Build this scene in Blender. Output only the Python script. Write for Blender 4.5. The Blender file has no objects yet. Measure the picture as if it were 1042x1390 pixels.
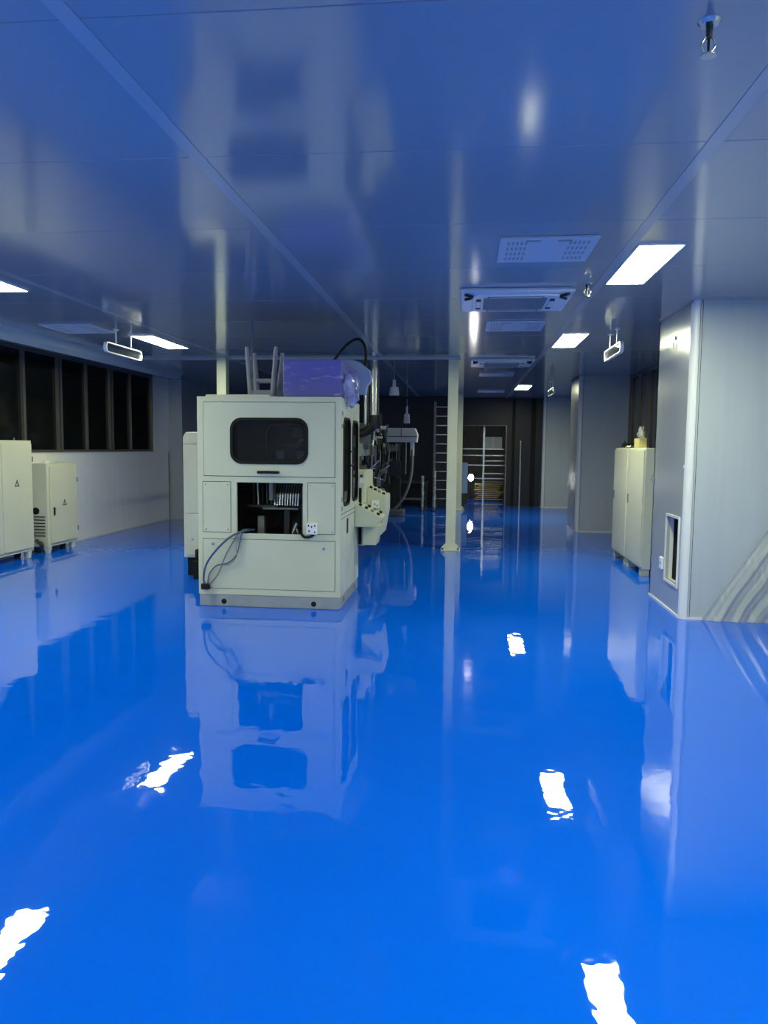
import bpy, bmesh, math, random
from mathutils import Vector, Matrix, noise
random.seed(7)
PI = math.pi
scene = bpy.context.scene
COL = scene.collection

# ------------------------------------------------------------------ camera
CAM_H = 1.55
CEIL = 2.88
F_PX = 1027.0
cam_d = bpy.data.cameras.new('camera')
cam = bpy.data.objects.new('camera', cam_d)
COL.objects.link(cam)
yaw, pitch, roll = math.radians(6.1), math.radians(-4.92), math.radians(0.6)
fw = Vector((-math.sin(yaw)*math.cos(pitch), math.cos(yaw)*math.cos(pitch), math.sin(pitch)))
rt = fw.cross(Vector((0, 0, 1))).normalized()
up = rt.cross(fw)
r2 = rt*math.cos(roll) + up*math.sin(roll)
u2 = up*math.cos(roll) - rt*math.sin(roll)
m = Matrix((r2, u2, -fw)).transposed().to_4x4()
m.translation = Vector((0, 0, CAM_H))
cam.matrix_world = m
cam_d.sensor_fit = 'VERTICAL'
cam_d.sensor_height = 36.0
cam_d.lens = 36.0*F_PX/1390.0
cam_d.clip_start = 0.05
cam_d.clip_end = 200
scene.camera = cam

# ------------------------------------------------------------------ world (night outside) and exposure
w = bpy.data.worlds.new('night')
scene.world = w
w.use_nodes = True
w.node_tree.nodes['Background'].inputs[0].default_value = (0.012, 0.016, 0.024, 1)
w.node_tree.nodes['Background'].inputs[1].default_value = 0.5
vs = scene.view_settings
vs.view_transform = 'Standard'
vs.look = 'None'
vs.gamma = 1.0
vs.exposure = 0.0
vs.use_curve_mapping = False
scene.cycles.max_bounces = 14
scene.cycles.diffuse_bounces = 5
scene.cycles.glossy_bounces = 7
scene.cycles.sample_clamp_indirect = 6.0
LAMP_STRENGTH = 66.0

# ------------------------------------------------------------------ materials
MATS = {}
def mat(name, color, rough=0.5, metal=0.0, spec=0.5, emit=None, estr=0.0, alpha=1.0, coat=0.0,
        var=0.0, vscale=4.0, vstretch=(1, 1, 1), bump=0.0, bscale=20.0, bstretch=(1, 1, 1), trans=0.0, ior=1.5):
    mt = bpy.data.materials.new(name)
    mt.use_nodes = True
    nt = mt.node_tree
    b = nt.nodes['Principled BSDF']
    b.inputs['Base Color'].default_value = (*color, 1)
    b.inputs['Roughness'].default_value = rough
    b.inputs['Metallic'].default_value = metal
    b.inputs['Specular IOR Level'].default_value = spec
    b.inputs['IOR'].default_value = ior
    b.inputs['Alpha'].default_value = alpha
    b.inputs['Coat Weight'].default_value = coat
    b.inputs['Coat Roughness'].default_value = 0.03
    b.inputs['Transmission Weight'].default_value = trans
    if emit:
        b.inputs['Emission Color'].default_value = (*emit, 1)
        b.inputs['Emission Strength'].default_value = estr
    def coords(stretch):
        g = nt.nodes.new('ShaderNodeNewGeometry')
        mp = nt.nodes.new('ShaderNodeMapping')
        mp.inputs['Scale'].default_value = stretch
        nt.links.new(g.outputs['Position'], mp.inputs['Vector'])
        return mp.outputs['Vector']
    if var > 0:
        n = nt.nodes.new('ShaderNodeTexNoise')
        n.inputs['Scale'].default_value = vscale
        n.inputs['Detail'].default_value = 5
        nt.links.new(coords(vstretch), n.inputs['Vector'])
        r = nt.nodes.new('ShaderNodeValToRGB')
        r.color_ramp.elements[0].position = 0.3
        r.color_ramp.elements[1].position = 0.7
        r.color_ramp.elements[0].color = (*[c*(1-var) for c in color], 1)
        r.color_ramp.elements[1].color = (*[min(1, c*(1+var*0.6)) for c in color], 1)
        nt.links.new(n.outputs['Fac'], r.inputs['Fac'])
        nt.links.new(r.outputs['Color'], b.inputs['Base Color'])
    if bump > 0:
        n = nt.nodes.new('ShaderNodeTexNoise')
        n.inputs['Scale'].default_value = bscale
        n.inputs['Detail'].default_value = 3
        nt.links.new(coords(bstretch), n.inputs['Vector'])
        bp = nt.nodes.new('ShaderNodeBump')
        bp.inputs['Strength'].default_value = 1.0
        bp.inputs['Distance'].default_value = bump
        nt.links.new(n.outputs['Fac'], bp.inputs['Height'])
        nt.links.new(bp.outputs['Normal'], b.inputs['Normal'])
        if coat:
            nt.links.new(bp.outputs['Normal'], b.inputs['Coat Normal'])
    MATS[name] = mt
    return mt

M_FLOOR = mat('blue_epoxy', (0.0, 0.130, 0.87), rough=0.016, spec=0.5, ior=1.6, bump=0.0020, bscale=3.4, var=0.05, vscale=0.6)
M_CEIL = mat('glossy_ceiling_sheet', (0.33, 0.36, 0.40), rough=0.115, spec=0.75, ior=1.6, bump=0.0006, bscale=3.0, bstretch=(1.6, 0.5, 1))
M_CTRIM = mat('ceiling_trim_aluminium', (0.40, 0.44, 0.49), rough=0.2, spec=0.7)
M_DARKGAP = mat('dark_gap', (0.015, 0.016, 0.018), rough=0.7)
M_WALL = mat('grey_white_wall_sheet', (0.47, 0.53, 0.56), rough=0.28, spec=0.5, var=0.03, vscale=3, vstretch=(6, 6, 0.3))
M_WALLW = mat('white_wall_sheet', (0.84, 0.87, 0.89), rough=0.3, var=0.03, vscale=3, vstretch=(6, 6, 0.3))
M_COLS = mat('polished_column_sheet', (0.50, 0.545, 0.585), rough=0.24, spec=0.7, metal=0.25, bump=0.0004, bscale=4.0)
M_PVC = mat('white_pvc', (0.72, 0.76, 0.78), rough=0.35)
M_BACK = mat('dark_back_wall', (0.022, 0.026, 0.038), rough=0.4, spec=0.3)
M_CREAM = mat('cream_enamel', (0.60, 0.635, 0.465), rough=0.38, var=0.04, vscale=2.0)
M_CREAM2 = mat('cream_cabinet_enamel', (0.64, 0.655, 0.52), rough=0.36, var=0.03, vscale=2.0)
M_CREAM3 = mat('cream_worn_side', (0.60, 0.635, 0.515), rough=0.4, var=0.16, vscale=5.0, vstretch=(1, 2.5, 0.7))
M_PLINTH = mat('grey_blue_plinth', (0.30, 0.34, 0.36), rough=0.45, var=0.1, vscale=6)
M_BLACK = mat('black_rubber', (0.007, 0.009, 0.008), rough=0.5, spec=0.2)
M_GLASSDK = mat('dark_tinted_glass', (0.010, 0.012, 0.012), rough=0.06, spec=0.5)
M_WINGLASS = mat('night_window_glass', (0.006, 0.008, 0.008), rough=0.08, spec=0.5, bump=0.002, bscale=1.5)
M_MULL = mat('window_aluminium', (0.16, 0.15, 0.14), rough=0.35, metal=0.4)
M_STEEL = mat('brushed_steel', (0.55, 0.57, 0.58), rough=0.25, metal=0.9)
M_CHROME = mat('chrome_edge', (0.8, 0.82, 0.85), rough=0.12, metal=1.0)
M_DKMETAL = mat('dark_oily_metal', (0.05, 0.055, 0.05), rough=0.35, metal=0.5, var=0.4, vscale=12)
M_MIDMETAL = mat('grey_machine_metal', (0.22, 0.23, 0.21), rough=0.4, metal=0.3, var=0.3, vscale=10)
M_POLE = mat('cream_pole_paint', (0.60, 0.64, 0.51), rough=0.4, var=0.05)
M_LAMP = mat('lamp_diffuser', (0.9, 0.9, 0.9), rough=0.5, emit=(1.0, 1.02, 0.66), estr=LAMP_STRENGTH)
M_LAMPFR = mat('lamp_frame_white', (0.75, 0.77, 0.8), rough=0.4)
M_ACW = mat('air_unit_white', (0.72, 0.75, 0.80), rough=0.35)
M_ACG = mat('air_grille_grey', (0.28, 0.30, 0.33), rough=0.4)
M_VENT = mat('vent_panel_white', (0.56, 0.60, 0.68), rough=0.4)
M_BLUEBOX = mat('violet_blue_board', (0.085, 0.085, 0.42), rough=0.45, var=0.08, vscale=4)
M_LBLUE = mat('pale_blue_plastic', (0.30, 0.40, 0.62), rough=0.4)
M_STOOL = mat('grey_stool_plastic', (0.27, 0.29, 0.35), rough=0.45)
M_SOCKET = mat('white_socket_plastic', (0.85, 0.87, 0.87), rough=0.3)
M_YELLOW = mat('yellow_carton', (0.62, 0.55, 0.24), rough=0.6)
M_CBLUE = mat('hose_blue', (0.05, 0.09, 0.22), rough=0.35)
M_CGREEN = mat('hose_grey_green', (0.16, 0.22, 0.17), rough=0.4)
M_CGREY = mat('hose_grey', (0.24, 0.25, 0.23), rough=0.4)
M_GOLD = mat('brass_bars', (0.75, 0.55, 0.16), rough=0.3, metal=0.8)
M_BOARDB = mat('bright_blue_board', (0.35, 0.55, 0.95), rough=0.5)
M_ROOM2 = mat('store_room_wall', (0.16, 0.15, 0.13), rough=0.7, var=0.2)
M_SPOT = mat('work_lamp_glow', (1, 1, 1), emit=(1, 0.97, 0.9), estr=70)
M_RIM = mat('satin_bright_rim', (0.85, 0.87, 0.9), rough=0.35, metal=0.3)
M_CLEAR = mat('clear_acrylic', (0.05, 0.055, 0.06), rough=0.08, alpha=0.3)
M_PAPER = mat('white_paper', (0.82, 0.83, 0.76), rough=0.6)

def film_material(name, tint, opacity, rough, bdist=0.01, stretch=(1, 1, 1), lo=None):
    mt = bpy.data.materials.new(name)
    mt.use_nodes = True
    nt = mt.node_tree
    nt.nodes.clear()
    out = nt.nodes.new('ShaderNodeOutputMaterial')
    tr = nt.nodes.new('ShaderNodeBsdfTransparent')
    pr = nt.nodes.new('ShaderNodeBsdfPrincipled')
    pr.inputs['Base Color'].default_value = (*tint, 1)
    pr.inputs['Roughness'].default_value = rough
    pr.inputs['Specular IOR Level'].default_value = 0.9
    mx = nt.nodes.new('ShaderNodeMixShader')
    n = nt.nodes.new('ShaderNodeTexNoise')
    n.inputs['Scale'].default_value = 9
    n.inputs['Detail'].default_value = 6
    g = nt.nodes.new('ShaderNodeNewGeometry')
    mp = nt.nodes.new('ShaderNodeMapping')
    mp.inputs['Scale'].default_value = stretch
    mp.inputs['Rotation'].default_value = (0, math.radians(40) if stretch != (1, 1, 1) else 0, 0)
    nt.links.new(g.outputs['Position'], mp.inputs['Vector'])
    nt.links.new(mp.outputs['Vector'], n.inputs['Vector'])
    mr = nt.nodes.new('ShaderNodeMapRange')
    mr.inputs['From Min'].default_value = 0.35
    mr.inputs['From Max'].default_value = 0.7
    mr.inputs['To Min'].default_value = opacity*0.55
    mr.inputs['To Max'].default_value = min(1, opacity*1.6)
    if lo is not None:
        mr.inputs['From Min'].default_value, mr.inputs['From Max'].default_value = 0.56, 0.78
        mr.inputs['To Min'].default_value, mr.inputs['To Max'].default_value = lo, opacity
    nt.links.new(n.outputs['Fac'], mr.inputs['Value'])
    nt.links.new(mr.outputs['Result'], mx.inputs['Fac'])
    bp = nt.nodes.new('ShaderNodeBump')
    bp.inputs['Distance'].default_value = bdist
    nt.links.new(n.outputs['Fac'], bp.inputs['Height'])
    nt.links.new(bp.outputs['Normal'], pr.inputs['Normal'])
    nt.links.new(tr.outputs[0], mx.inputs[1])
    nt.links.new(pr.outputs[0], mx.inputs[2])
    nt.links.new(mx.outputs[0], out.inputs['Surface'])
    return mt
M_FILM = film_material('clear_plastic_film', (0.66, 0.70, 0.72), 0.42, 0.18)
M_FILM2 = film_material('stretch_wrap_film', (0.7, 0.73, 0.92), 0.6, 0.12, 0.02, (1, 1.2, 3.0), 0.04)  # patchy opacity paints the wrinkles' highlights as pale streaks

# ------------------------------------------------------------------ mesh helpers
def wloc(o):
    v = Vector((0, 0, 0))
    while o is not None:
        v += o.location
        o = o.parent
    return v

class MB:
    """collects shapes in world coordinates, builds ONE mesh object"""
    def __init__(self):
        self.v = []
        self.f = []
        self.smooth = []
    def add(self, verts, faces, smooth=False):
        o = len(self.v)
        self.v += [tuple(p) for p in verts]
        self.f += [[i+o for i in f] for f in faces]
        self.smooth += [smooth]*len(faces)
        return self
    def box(self, x0, x1, y0, y1, z0, z1):
        if x0 > x1: x0, x1 = x1, x0
        if y0 > y1: y0, y1 = y1, y0
        if z0 > z1: z0, z1 = z1, z0
        v = [(x, y, z) for z in (z0, z1) for y in (y0, y1) for x in (x0, x1)]
        return self.add(v, [(0, 2, 3, 1), (4, 5, 7, 6), (0, 1, 5, 4), (2, 6, 7, 3), (0, 4, 6, 2), (1, 3, 7, 5)])
    def prism(self, pts, axis, a0, a1):
        """closed 2D outline extruded along axis (0,1,2)"""
        n = len(pts)
        def mk(p, a):
            if axis == 0: return (a, p[0], p[1])
            if axis == 1: return (p[0], a, p[1])
            return (p[0], p[1], a)
        v = [mk(p, a0) for p in pts] + [mk(p, a1) for p in pts]
        fs = [list(range(n))[::-1], list(range(n, 2*n))]
        fs += [(i, (i+1) % n, n+(i+1) % n, n+i) for i in range(n)]
        return self.add(v, fs)
    def cyl(self, p0, p1, r0, r1=None, n=12, caps=True):
        r1 = r0 if r1 is None else r1
        p0, p1 = Vector(p0), Vector(p1)
        d = (p1-p0).normalized()
        a = d.orthogonal().normalized()
        b = d.cross(a)
        v = []
        for p, r in ((p0, r0), (p1, r1)):
            v += [p + (a*math.cos(2*PI*i/n) + b*math.sin(2*PI*i/n))*r for i in range(n)]
        self.add(v, [(i, (i+1) % n, n+(i+1) % n, n+i) for i in range(n)], True)
        if caps:
            self.add(v[:n], [list(range(n))[::-1]])
            self.add(v[n:], [list(range(n))])
        return self
    def tube(self, pts, r, n=8, sub=6):
        pts = [Vector(p) for p in pts]
        P = []
        if len(pts) > 2:
            ext = [pts[0]*2-pts[1]] + pts + [pts[-1]*2-pts[-2]]
            for i in range(1, len(ext)-2):
                p0, p1, p2, p3 = ext[i-1:i+3]
                for k in range(sub):
                    t = k/sub
                    P.append(0.5*((2*p1) + (p2-p0)*t + (2*p0-5*p1+4*p2-p3)*t*t + (3*p1-p0-3*p2+p3)*t**3))
            P.append(pts[-1])
        else:
            P = pts
        a = (P[1]-P[0]).orthogonal().normalized()
        v = []
        for i, p in enumerate(P):
            d = (P[min(i+1, len(P)-1)] - P[max(i-1, 0)]).normalized()
            a = (a - d*a.dot(d)).normalized()
            b = d.cross(a)
            v += [p + (a*math.cos(2*PI*k/n) + b*math.sin(2*PI*k/n))*r for k in range(n)]
        fs = []
        for i in range(len(P)-1):
            fs += [(i*n+k, i*n+(k+1) % n, (i+1)*n+(k+1) % n, (i+1)*n+k) for k in range(n)]
        self.add(v, fs, True)
        self.add(v[:n], [list(range(n))[::-1]])
        self.add(v[-n:], [list(range(n))])
        return self
    def plate(self, outer, holes, axis, a0, a1):
        """2D plate with holes, extruded along axis"""
        bm = bmesh.new()
        def mk(p):
            if axis == 0: return (a0, p[0], p[1])
            if axis == 1: return (p[0], a0, p[1])
            return (p[0], p[1], a0)
        edges = []
        for loop in [outer] + list(holes):
            vs_ = [bm.verts.new(mk(p)) for p in loop]
            for i in range(len(vs_)):
                edges.append(bm.edges.new((vs_[i], vs_[(i+1) % len(vs_)])))
        bmesh.ops.triangle_fill(bm, edges=edges, use_beauty=True, use_dissolve=False)
        ret = bmesh.ops.extrude_face_region(bm, geom=list(bm.faces))
        dv = [0, 0, 0]
        dv[axis] = a1-a0
        bmesh.ops.translate(bm, verts=[g for g in ret['geom'] if isinstance(g, bmesh.types.BMVert)], vec=dv)
        bmesh.ops.recalc_face_normals(bm, faces=list(bm.faces))
        bm.verts.index_update()
        self.add([v.co.copy() for v in bm.verts], [[v.index for v in f.verts] for f in bm.faces])
        bm.free()
        return self
    def grid(self, fn, nu, nv, smooth=True):
        v = [fn(i/nu, j/nv) for j in range(nv+1) for i in range(nu+1)]
        W = nu+1
        return self.add(v, [(j*W+i, j*W+i+1, (j+1)*W+i+1, (j+1)*W+i) for j in range(nv) for i in range(nu)], smooth)
    def build(self, name, material, parent=None, bevel=0.0, fix=True, segs=2):
        me = bpy.data.meshes.new(name)
        off = wloc(parent) if parent else Vector((0, 0, 0))
        me.from_pydata([Vector(p)-off for p in self.v], [], self.f)
        for p, s in zip(me.polygons, self.smooth):
            p.use_smooth = s
        if fix:
            bm = bmesh.new()
            bm.from_mesh(me)
            bmesh.ops.recalc_face_normals(bm, faces=list(bm.faces))
            bm.to_mesh(me)
            bm.free()
        me.materials.append(material)
        o = bpy.data.objects.new(name, me)
        COL.objects.link(o)
        if parent:
            o.parent = parent
        if bevel > 0:
            bv = o.modifiers.new('edge', 'BEVEL')
            bv.width = bevel
            bv.segments = segs
            bv.limit_method = 'ANGLE'
            bv.angle_limit = math.radians(40)
            bv.harden_normals = False
        return o

def rrect(x0, x1, z0, z1, r, n=6):
    pts = []
    for cx, cz, a in ((x1-r, z1-r, 0), (x0+r, z1-r, PI/2), (x0+r, z0+r, PI), (x1-r, z0+r, 1.5*PI)):
        pts += [(cx+r*math.cos(a+PI/2*i/n), cz+r*math.sin(a+PI/2*i/n)) for i in range(n+1)]
    return pts
def rect(x0, x1, z0, z1):
    return [(x0, z0), (x1, z0), (x1, z1), (x0, z1)]
def box(name, material, parent, x0, x1, y0, y1, z0, z1, bevel=0.0):
    return MB().box(x0, x1, y0, y1, z0, z1).build(name, material, parent, bevel)
def empty(name, loc):
    o = bpy.data.objects.new(name, None)
    o.empty_display_size = 0.1
    o.location = loc
    COL.objects.link(o)
    return o
def tag(o, label=None, cat=None, group=None, kind=None):
    if label: o['label'] = label
    if cat: o['category'] = cat
    if group: o['group'] = group
    if kind: o['kind'] = kind
    return o
def thing(name, loc, label, cat, group=None):
    return tag(empty(name, loc), label, cat, group)
def copy_tree(o, parent=None):
    c = o.copy()
    COL.objects.link(c)
    if parent:
        c.parent = parent
    for ch in list(o.children):
        copy_tree(ch, c)
    return c

# ================================================================== THE SETTING
Y0, Y1 = -4.0, 20.6            # back of the room behind the camera, far wall
XL, XR = -6.12, 2.96
fl = MB().box(XL-0.3, XR+0.3, Y0-0.2, Y1+4.6, -0.1, 0).build('floor', M_FLOOR)
tag(fl, 'glossy bright blue epoxy floor mirroring the lamps', 'floor', kind='structure')

# ceiling: slab above, sheet panels with recessed joints, aluminium strips over the long joints
ceil = empty('ceiling', (0, 0, CEIL))
tag(ceil, 'glossy panelled ceiling reflecting the blue floor', 'ceiling', kind='structure')
box('backing_slab', M_DARKGAP, ceil, XL-0.2, XR+0.2, Y0-0.1, Y1+0.2, CEIL+0.03, CEIL+0.12)
strips = [(XL, -3.62), (-3.62, -1.265), (-1.265, 1.045), (1.045, XR)]
pitch_y = 1.14
rows = []
y = 2.385 - pitch_y*6
while y < Y1:
    rows.append((max(y, Y0), min(y+pitch_y, Y1)))
    y += pitch_y
shared = {}
for (xa, xb) in strips:
    for (ya, yb) in rows:
        key = (round(xb-xa, 3), round(yb-ya, 3))
        cx, cy = (xa+xb)/2, (ya+yb)/2
        if key not in shared:
            o = MB().box(xa+0.001, xb-0.001, ya+0.002, yb-0.002, CEIL, CEIL+0.03).build('ceiling_panel', M_CEIL, None, 0.002, segs=1)
            for vtx in o.data.vertices:
                vtx.co -= Vector((cx, cy, CEIL))
            shared[key] = o
            o.parent = ceil
        else:
            o = shared[key].copy()
            COL.objects.link(o)
        o.location = (cx, cy, 0)
for x in (-3.62, -1.265, 1.045):
    box('ceiling_strip', M_CTRIM, ceil, x-0.034, x+0.034, Y0, Y1, CEIL-0.003, CEIL, 0.001)
box('cross_strip', M_CTRIM, ceil, -5.2, -0.1, 11.36, 11.46, CEIL-0.03, CEIL, 0.004)

# left wall: low sheet panels, window band, light bulkhead above
wl = empty('wall_left', (XL, 0, 0))
tag(wl, 'grey white sheet wall below the long dark window band', 'wall', kind='structure')
box('core', M_DARKGAP, wl, XL-0.12, XL-0.012, Y0, 15.2, 0, 1.38)
yy = 15.15
while yy > Y0+0.2:
    ya = max(yy-1.15, Y0)
    box('wall_panel', M_WALLW, wl, XL-0.012, XL, ya+0.0015, yy-0.0015, 0, 1.40, 0.0015)
    yy -= 1.15
box('window_ledge', M_PVC, wl, XL-0.12, XL+0.01, Y0, 14.42, 1.40, 1.415)
box('wall_panel', M_WALLW, wl, XL-0.12, XL, 14.42, 15.2, 1.40, CEIL, 0.0015)
tag(MB().prism([(-5.22, CEIL), (-5.28, 2.80), (-5.39, 2.75), (-5.41, 2.755), (-5.30, 2.81), (-5.245, CEIL)], 1, Y0, 13.7).build('trim_1', M_WALL),
    'pale sloping pelmet strip under the ceiling in front of the dark window band', 'trim', kind='structure')
tag(MB().box(XL, XL+0.012, Y0, 15.15, 0, 0.03).build('baseboard_left', M_PVC),
    'thin white skirting at the foot of the wall with the dark windows', 'skirting', kind='structure')
wl2 = MB().box(XL-0.1, -5.84, 15.2, Y1, 0, CEIL).build('wall_left', M_COLS)
tag(wl2, 'shiny grey wall jutting out past the far end of the dark windows', 'wall', kind='structure')
# windows of the left wall
def window_band(name, x, sgn, cuts, z0, z1, label):
    wn = empty(name, (x, cuts[0][0], z0))
    tag(wn, label, 'window', kind='structure')
    box('window_frame', M_MULL, wn, x-0.05*sgn, x+0.01*sgn, cuts[0][0], cuts[-1][0], z0, z0+0.04, 0.003)
    box('window_frame', M_MULL, wn, x-0.05*sgn, x+0.01*sgn, cuts[0][0], cuts[-1][0], z1-0.04, z1, 0.003)
    for (y, wd) in cuts:
        if wd > 0.09:
            for e in (-1, 1):
                box('mullion', M_MULL, wn, x-0.05*sgn, x+0.012*sgn, y+e*wd/2, y+e*(wd/2-0.035), z0, z1, 0.003)
            box('mullion_groove', M_DARKGAP, wn, x-0.05*sgn, x-0.01*sgn, y-wd/2+0.035, y+wd/2-0.035, z0, z1)
        else:
            box('mullion', M_MULL, wn, x-0.05*sgn, x+0.012*sgn, y-wd/2, y+wd/2, z0, z1, 0.003)
    for (a, wa), (b, wb) in zip(cuts[:-1], cuts[1:]):
        box('pane', M_WINGLASS, wn, x-0.04*sgn, x-0.03*sgn, a+wa/2, b-wb/2, z0+0.04, z1-0.04)
    return wn
window_band('window_1', XL-0.02, 1, [(5.6, .06), (6.5, .12), (7.4, .045), (8.2, .12), (9.1, .045), (10.05, .06), (10.99, .13), (11.82, .045), (12.68, .13), (13.45, .02), (14.40, .06)],
            1.415, CEIL, 'long band of dark night windows in the wall above the grey sheet panels')
box('wall_panel', M_WALLW, wl, XL-0.12, XL-0.06, Y0, 5.6, 1.415, CEIL)

# right wall with windows behind the columns
wr = empty('wall_right', (XR, 0, 0))
tag(wr, 'grey sheet wall carrying dark windows behind the cream cabinets', 'wall', kind='structure')
for a, b in ((Y0, 1.6), (1.6, 7.1)):
    box('wall_panel', M_WALL, wr, XR, XR+0.1, a, b, 0, CEIL)
box('wall_panel', M_WALL, wr, XR, XR+0.1, 7.1, Y1, 0, 1.40)
window_band('window_2', XR+0.02, -1, [(8.2, .08), (9.4, .06), (10.6, .12), (11.8, .06), (13.02, .16), (13.75, .06), (14.4, .06)], 1.40, 2.88,
            'dark night windows in the wall above the two cream cabinets')
window_band('window_3', XR+0.02, -1, [(15.4, .08), (16.8, .06), (18.2, .12), (19.4, .06), (20.5, .06)], 1.40, 2.88,
            'dark far windows hidden past the second clad column')
tag(MB().box(XL-0.1, XR+0.1, Y0-0.1, Y0, 0, CEIL).build('wall_front', M_WALL), 'plain grey wall behind the camera', 'wall', kind='structure')

# far wall with the doorway to the store room
DX0, DX1, DZ = -0.14, 1.07, 2.14
wb = empty('wall_back', (0, Y1, 0))
tag(wb, 'dark far wall pierced by the lit store room doorway', 'wall', kind='structure')
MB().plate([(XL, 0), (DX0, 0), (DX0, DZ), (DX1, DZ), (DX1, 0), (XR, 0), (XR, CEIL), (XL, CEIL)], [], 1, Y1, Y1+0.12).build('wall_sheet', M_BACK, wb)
for xa, xb in ((1.22, 1.30), (1.72, 1.84)):
    box('wall_rib', M_BLACK, wb, xa, xb, Y1-0.03, Y1, 0, CEIL, 0.004)
MB().cyl((1.45, Y1-0.035, 0), (1.45, Y1-0.035, 1.75), 0.035, n=14).build('wall_rib', M_STEEL, wb)
dr = empty('door_1', ((DX0+DX1)/2, Y1, 0))
tag(dr, 'thin metal frame of the store room doorway in the dark far wall', 'doorway', kind='structure')
box('door_frame', M_MIDMETAL, dr, DX0-0.01, DX0+0.012, Y1-0.02, Y1+0.14, 0, DZ)
box('door_frame', M_MIDMETAL, dr, DX1-0.012, DX1+0.01, Y1-0.02, Y1+0.14, 0, DZ)
box('door_frame', M_MIDMETAL, dr, DX0-0.01, DX1+0.01, Y1-0.02, Y1+0.14, DZ, DZ+0.014)
rm = empty('wall_store_room', (0.5, Y1+2, 0))
tag(rm, 'dim brown walls of the store room seen through the far doorway', 'wall', kind='structure')
box('wall_sheet', M_ROOM2, rm, -1.6, 2.6, Y1+4.3, Y1+4.4, 0, CEIL)
box('wall_sheet', M_ROOM2, rm, -1.7, -1.6, Y1+0.12, Y1+4.4, 0, CEIL)
box('wall_sheet', M_ROOM2, rm, 2.6, 2.7, Y1+0.12, Y1+4.4, 0, CEIL)
box('wall_sheet', M_ROOM2, rm, -1.7, 2.7, Y1+0.12, Y1+4.4, CEIL, CEIL+0.1)

# clad columns on the right
def column(name, x0, y0, y1, label, niche):
    c = empty(name, (x0, y0, 0))
    tag(c, label, 'column', kind='structure')
    r = 0.06
    holes = [rect(y0+0.15, y0+0.57, 0.285, 0.905)] if niche else []
    MB().plate(rect(y0+r, y1, 0, CEIL), holes, 0, x0, x0+0.03).build('side_panel', M_COLS, c)
    box('front_panel', M_WALL, c, x0+r+0.004, XR, y0, y0+0.03, 0, CEIL)
    box('rear_panel', M_WALL, c, x0, XR, y1-0.03, y1, 0, CEIL)
    # rounded PVC corner
    def corner(z0, z1, rr, nm):
        pts = [(x0+r, y0+r)]
        for i in range(11):
            a = PI + PI/2*i/10
            pts.append((x0+r+rr*math.cos(a), y0+r+rr*math.sin(a)))
        MB().prism(pts, 2, z0, z1).build(nm, M_PVC, c)
    corner(0, 1.385, r+0.004, 'corner_strip')
    corner(1.415, CEIL, r+0.002, 'corner_strip')
    corner(1.385, 1.415, r+0.012, 'joint_ring')
    box('panel_joint', M_DARKGAP, c, x0+r+0.02, x0+r+0.024, y0-0.0015, y0, 0.02, CEIL)
    box('base_strip', M_PVC, c, x0+r, XR, y0-0.010, y0, 0, 0.022)
    box('base_strip', M_PVC, c, x0-0.010, x0, y0+r, y1, 0, 0.022)
    box('top_strip', M_STEEL, c, x0-0.012, x0, y0+0.02, y1, CEIL-0.025, CEIL)
    if niche:
        nb = MB()
        ya, yb, za, zb = y0+0.15, y0+0.57, 0.285, 0.905
        fr = MB().plate(rect(ya-0.025, yb+0.025, za-0.025, zb+0.025), [rect(ya, yb, za, zb)], 0, x0-0.012, x0+0.002).build('niche_frame', M_PVC, c, 0.003)
        nb.box(x0+0.03, x0+0.065, yb, yb+0.015, za, zb).box(x0+0.03, x0+0.065, ya-0.015, ya, za, zb)
        nb.box(x0+0.03, x0+0.065, ya, yb, za-0.015, za).box(x0+0.03, x0+0.065, ya, yb, zb, zb+0.015)
        nb.build('niche_lining', M_PVC, c)
        box('niche_cavity', M_DARKGAP, c, x0+0.45, x0+0.46, ya-0.05, yb+0.03, za-0.1, zb+0.1)
        box('niche_cavity', M_DARKGAP, c, x0+0.066, x0+0.45, yb+0.016, yb+0.03, za-0.1, zb+0.1)
        box('hinge_bracket', M_STEEL, c, x0-0.03, x0, y1-0.05, y1-0.02, 1.22, 1.27, 0.006)
        MB().cyl((x0-0.001, y0+0.55, 2.62), (x0-0.016, y0+0.55, 2.62), 0.02).cyl((x0-0.016, y0+0.55, 2.6), (x0-0.016, y0+0.55, 2.52), 0.006).build('hook', M_STEEL, c)
    else:
        # crumpled remains of protective film on the polished side
        def fn(u, v):
            yv = y0+0.1+(y1-y0-0.15)*u
            zv = 0.03+1.35*v*(0.75+0.25*math.sin(u*7))
            return (x0-0.012-0.03*abs(noise.noise(Vector((yv*4, zv*3, 1.3))))*1.6, yv, zv)
        MB().grid(fn, 12, 20).build('peeling_film', M_FILM, c, fix=False)
    return c
column('clad_column', 1.985, 7.10, 8.28, 'grey clad column with rounded white corner and square niche near the floor', True)
column('clad_column', 2.055, 14.40, 15.45, 'second clad column farther along behind the two cream cabinets', False)
column('clad_column', 2.00, 20.25, 20.58, 'far clad column beside the lit doorway', False)

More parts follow.
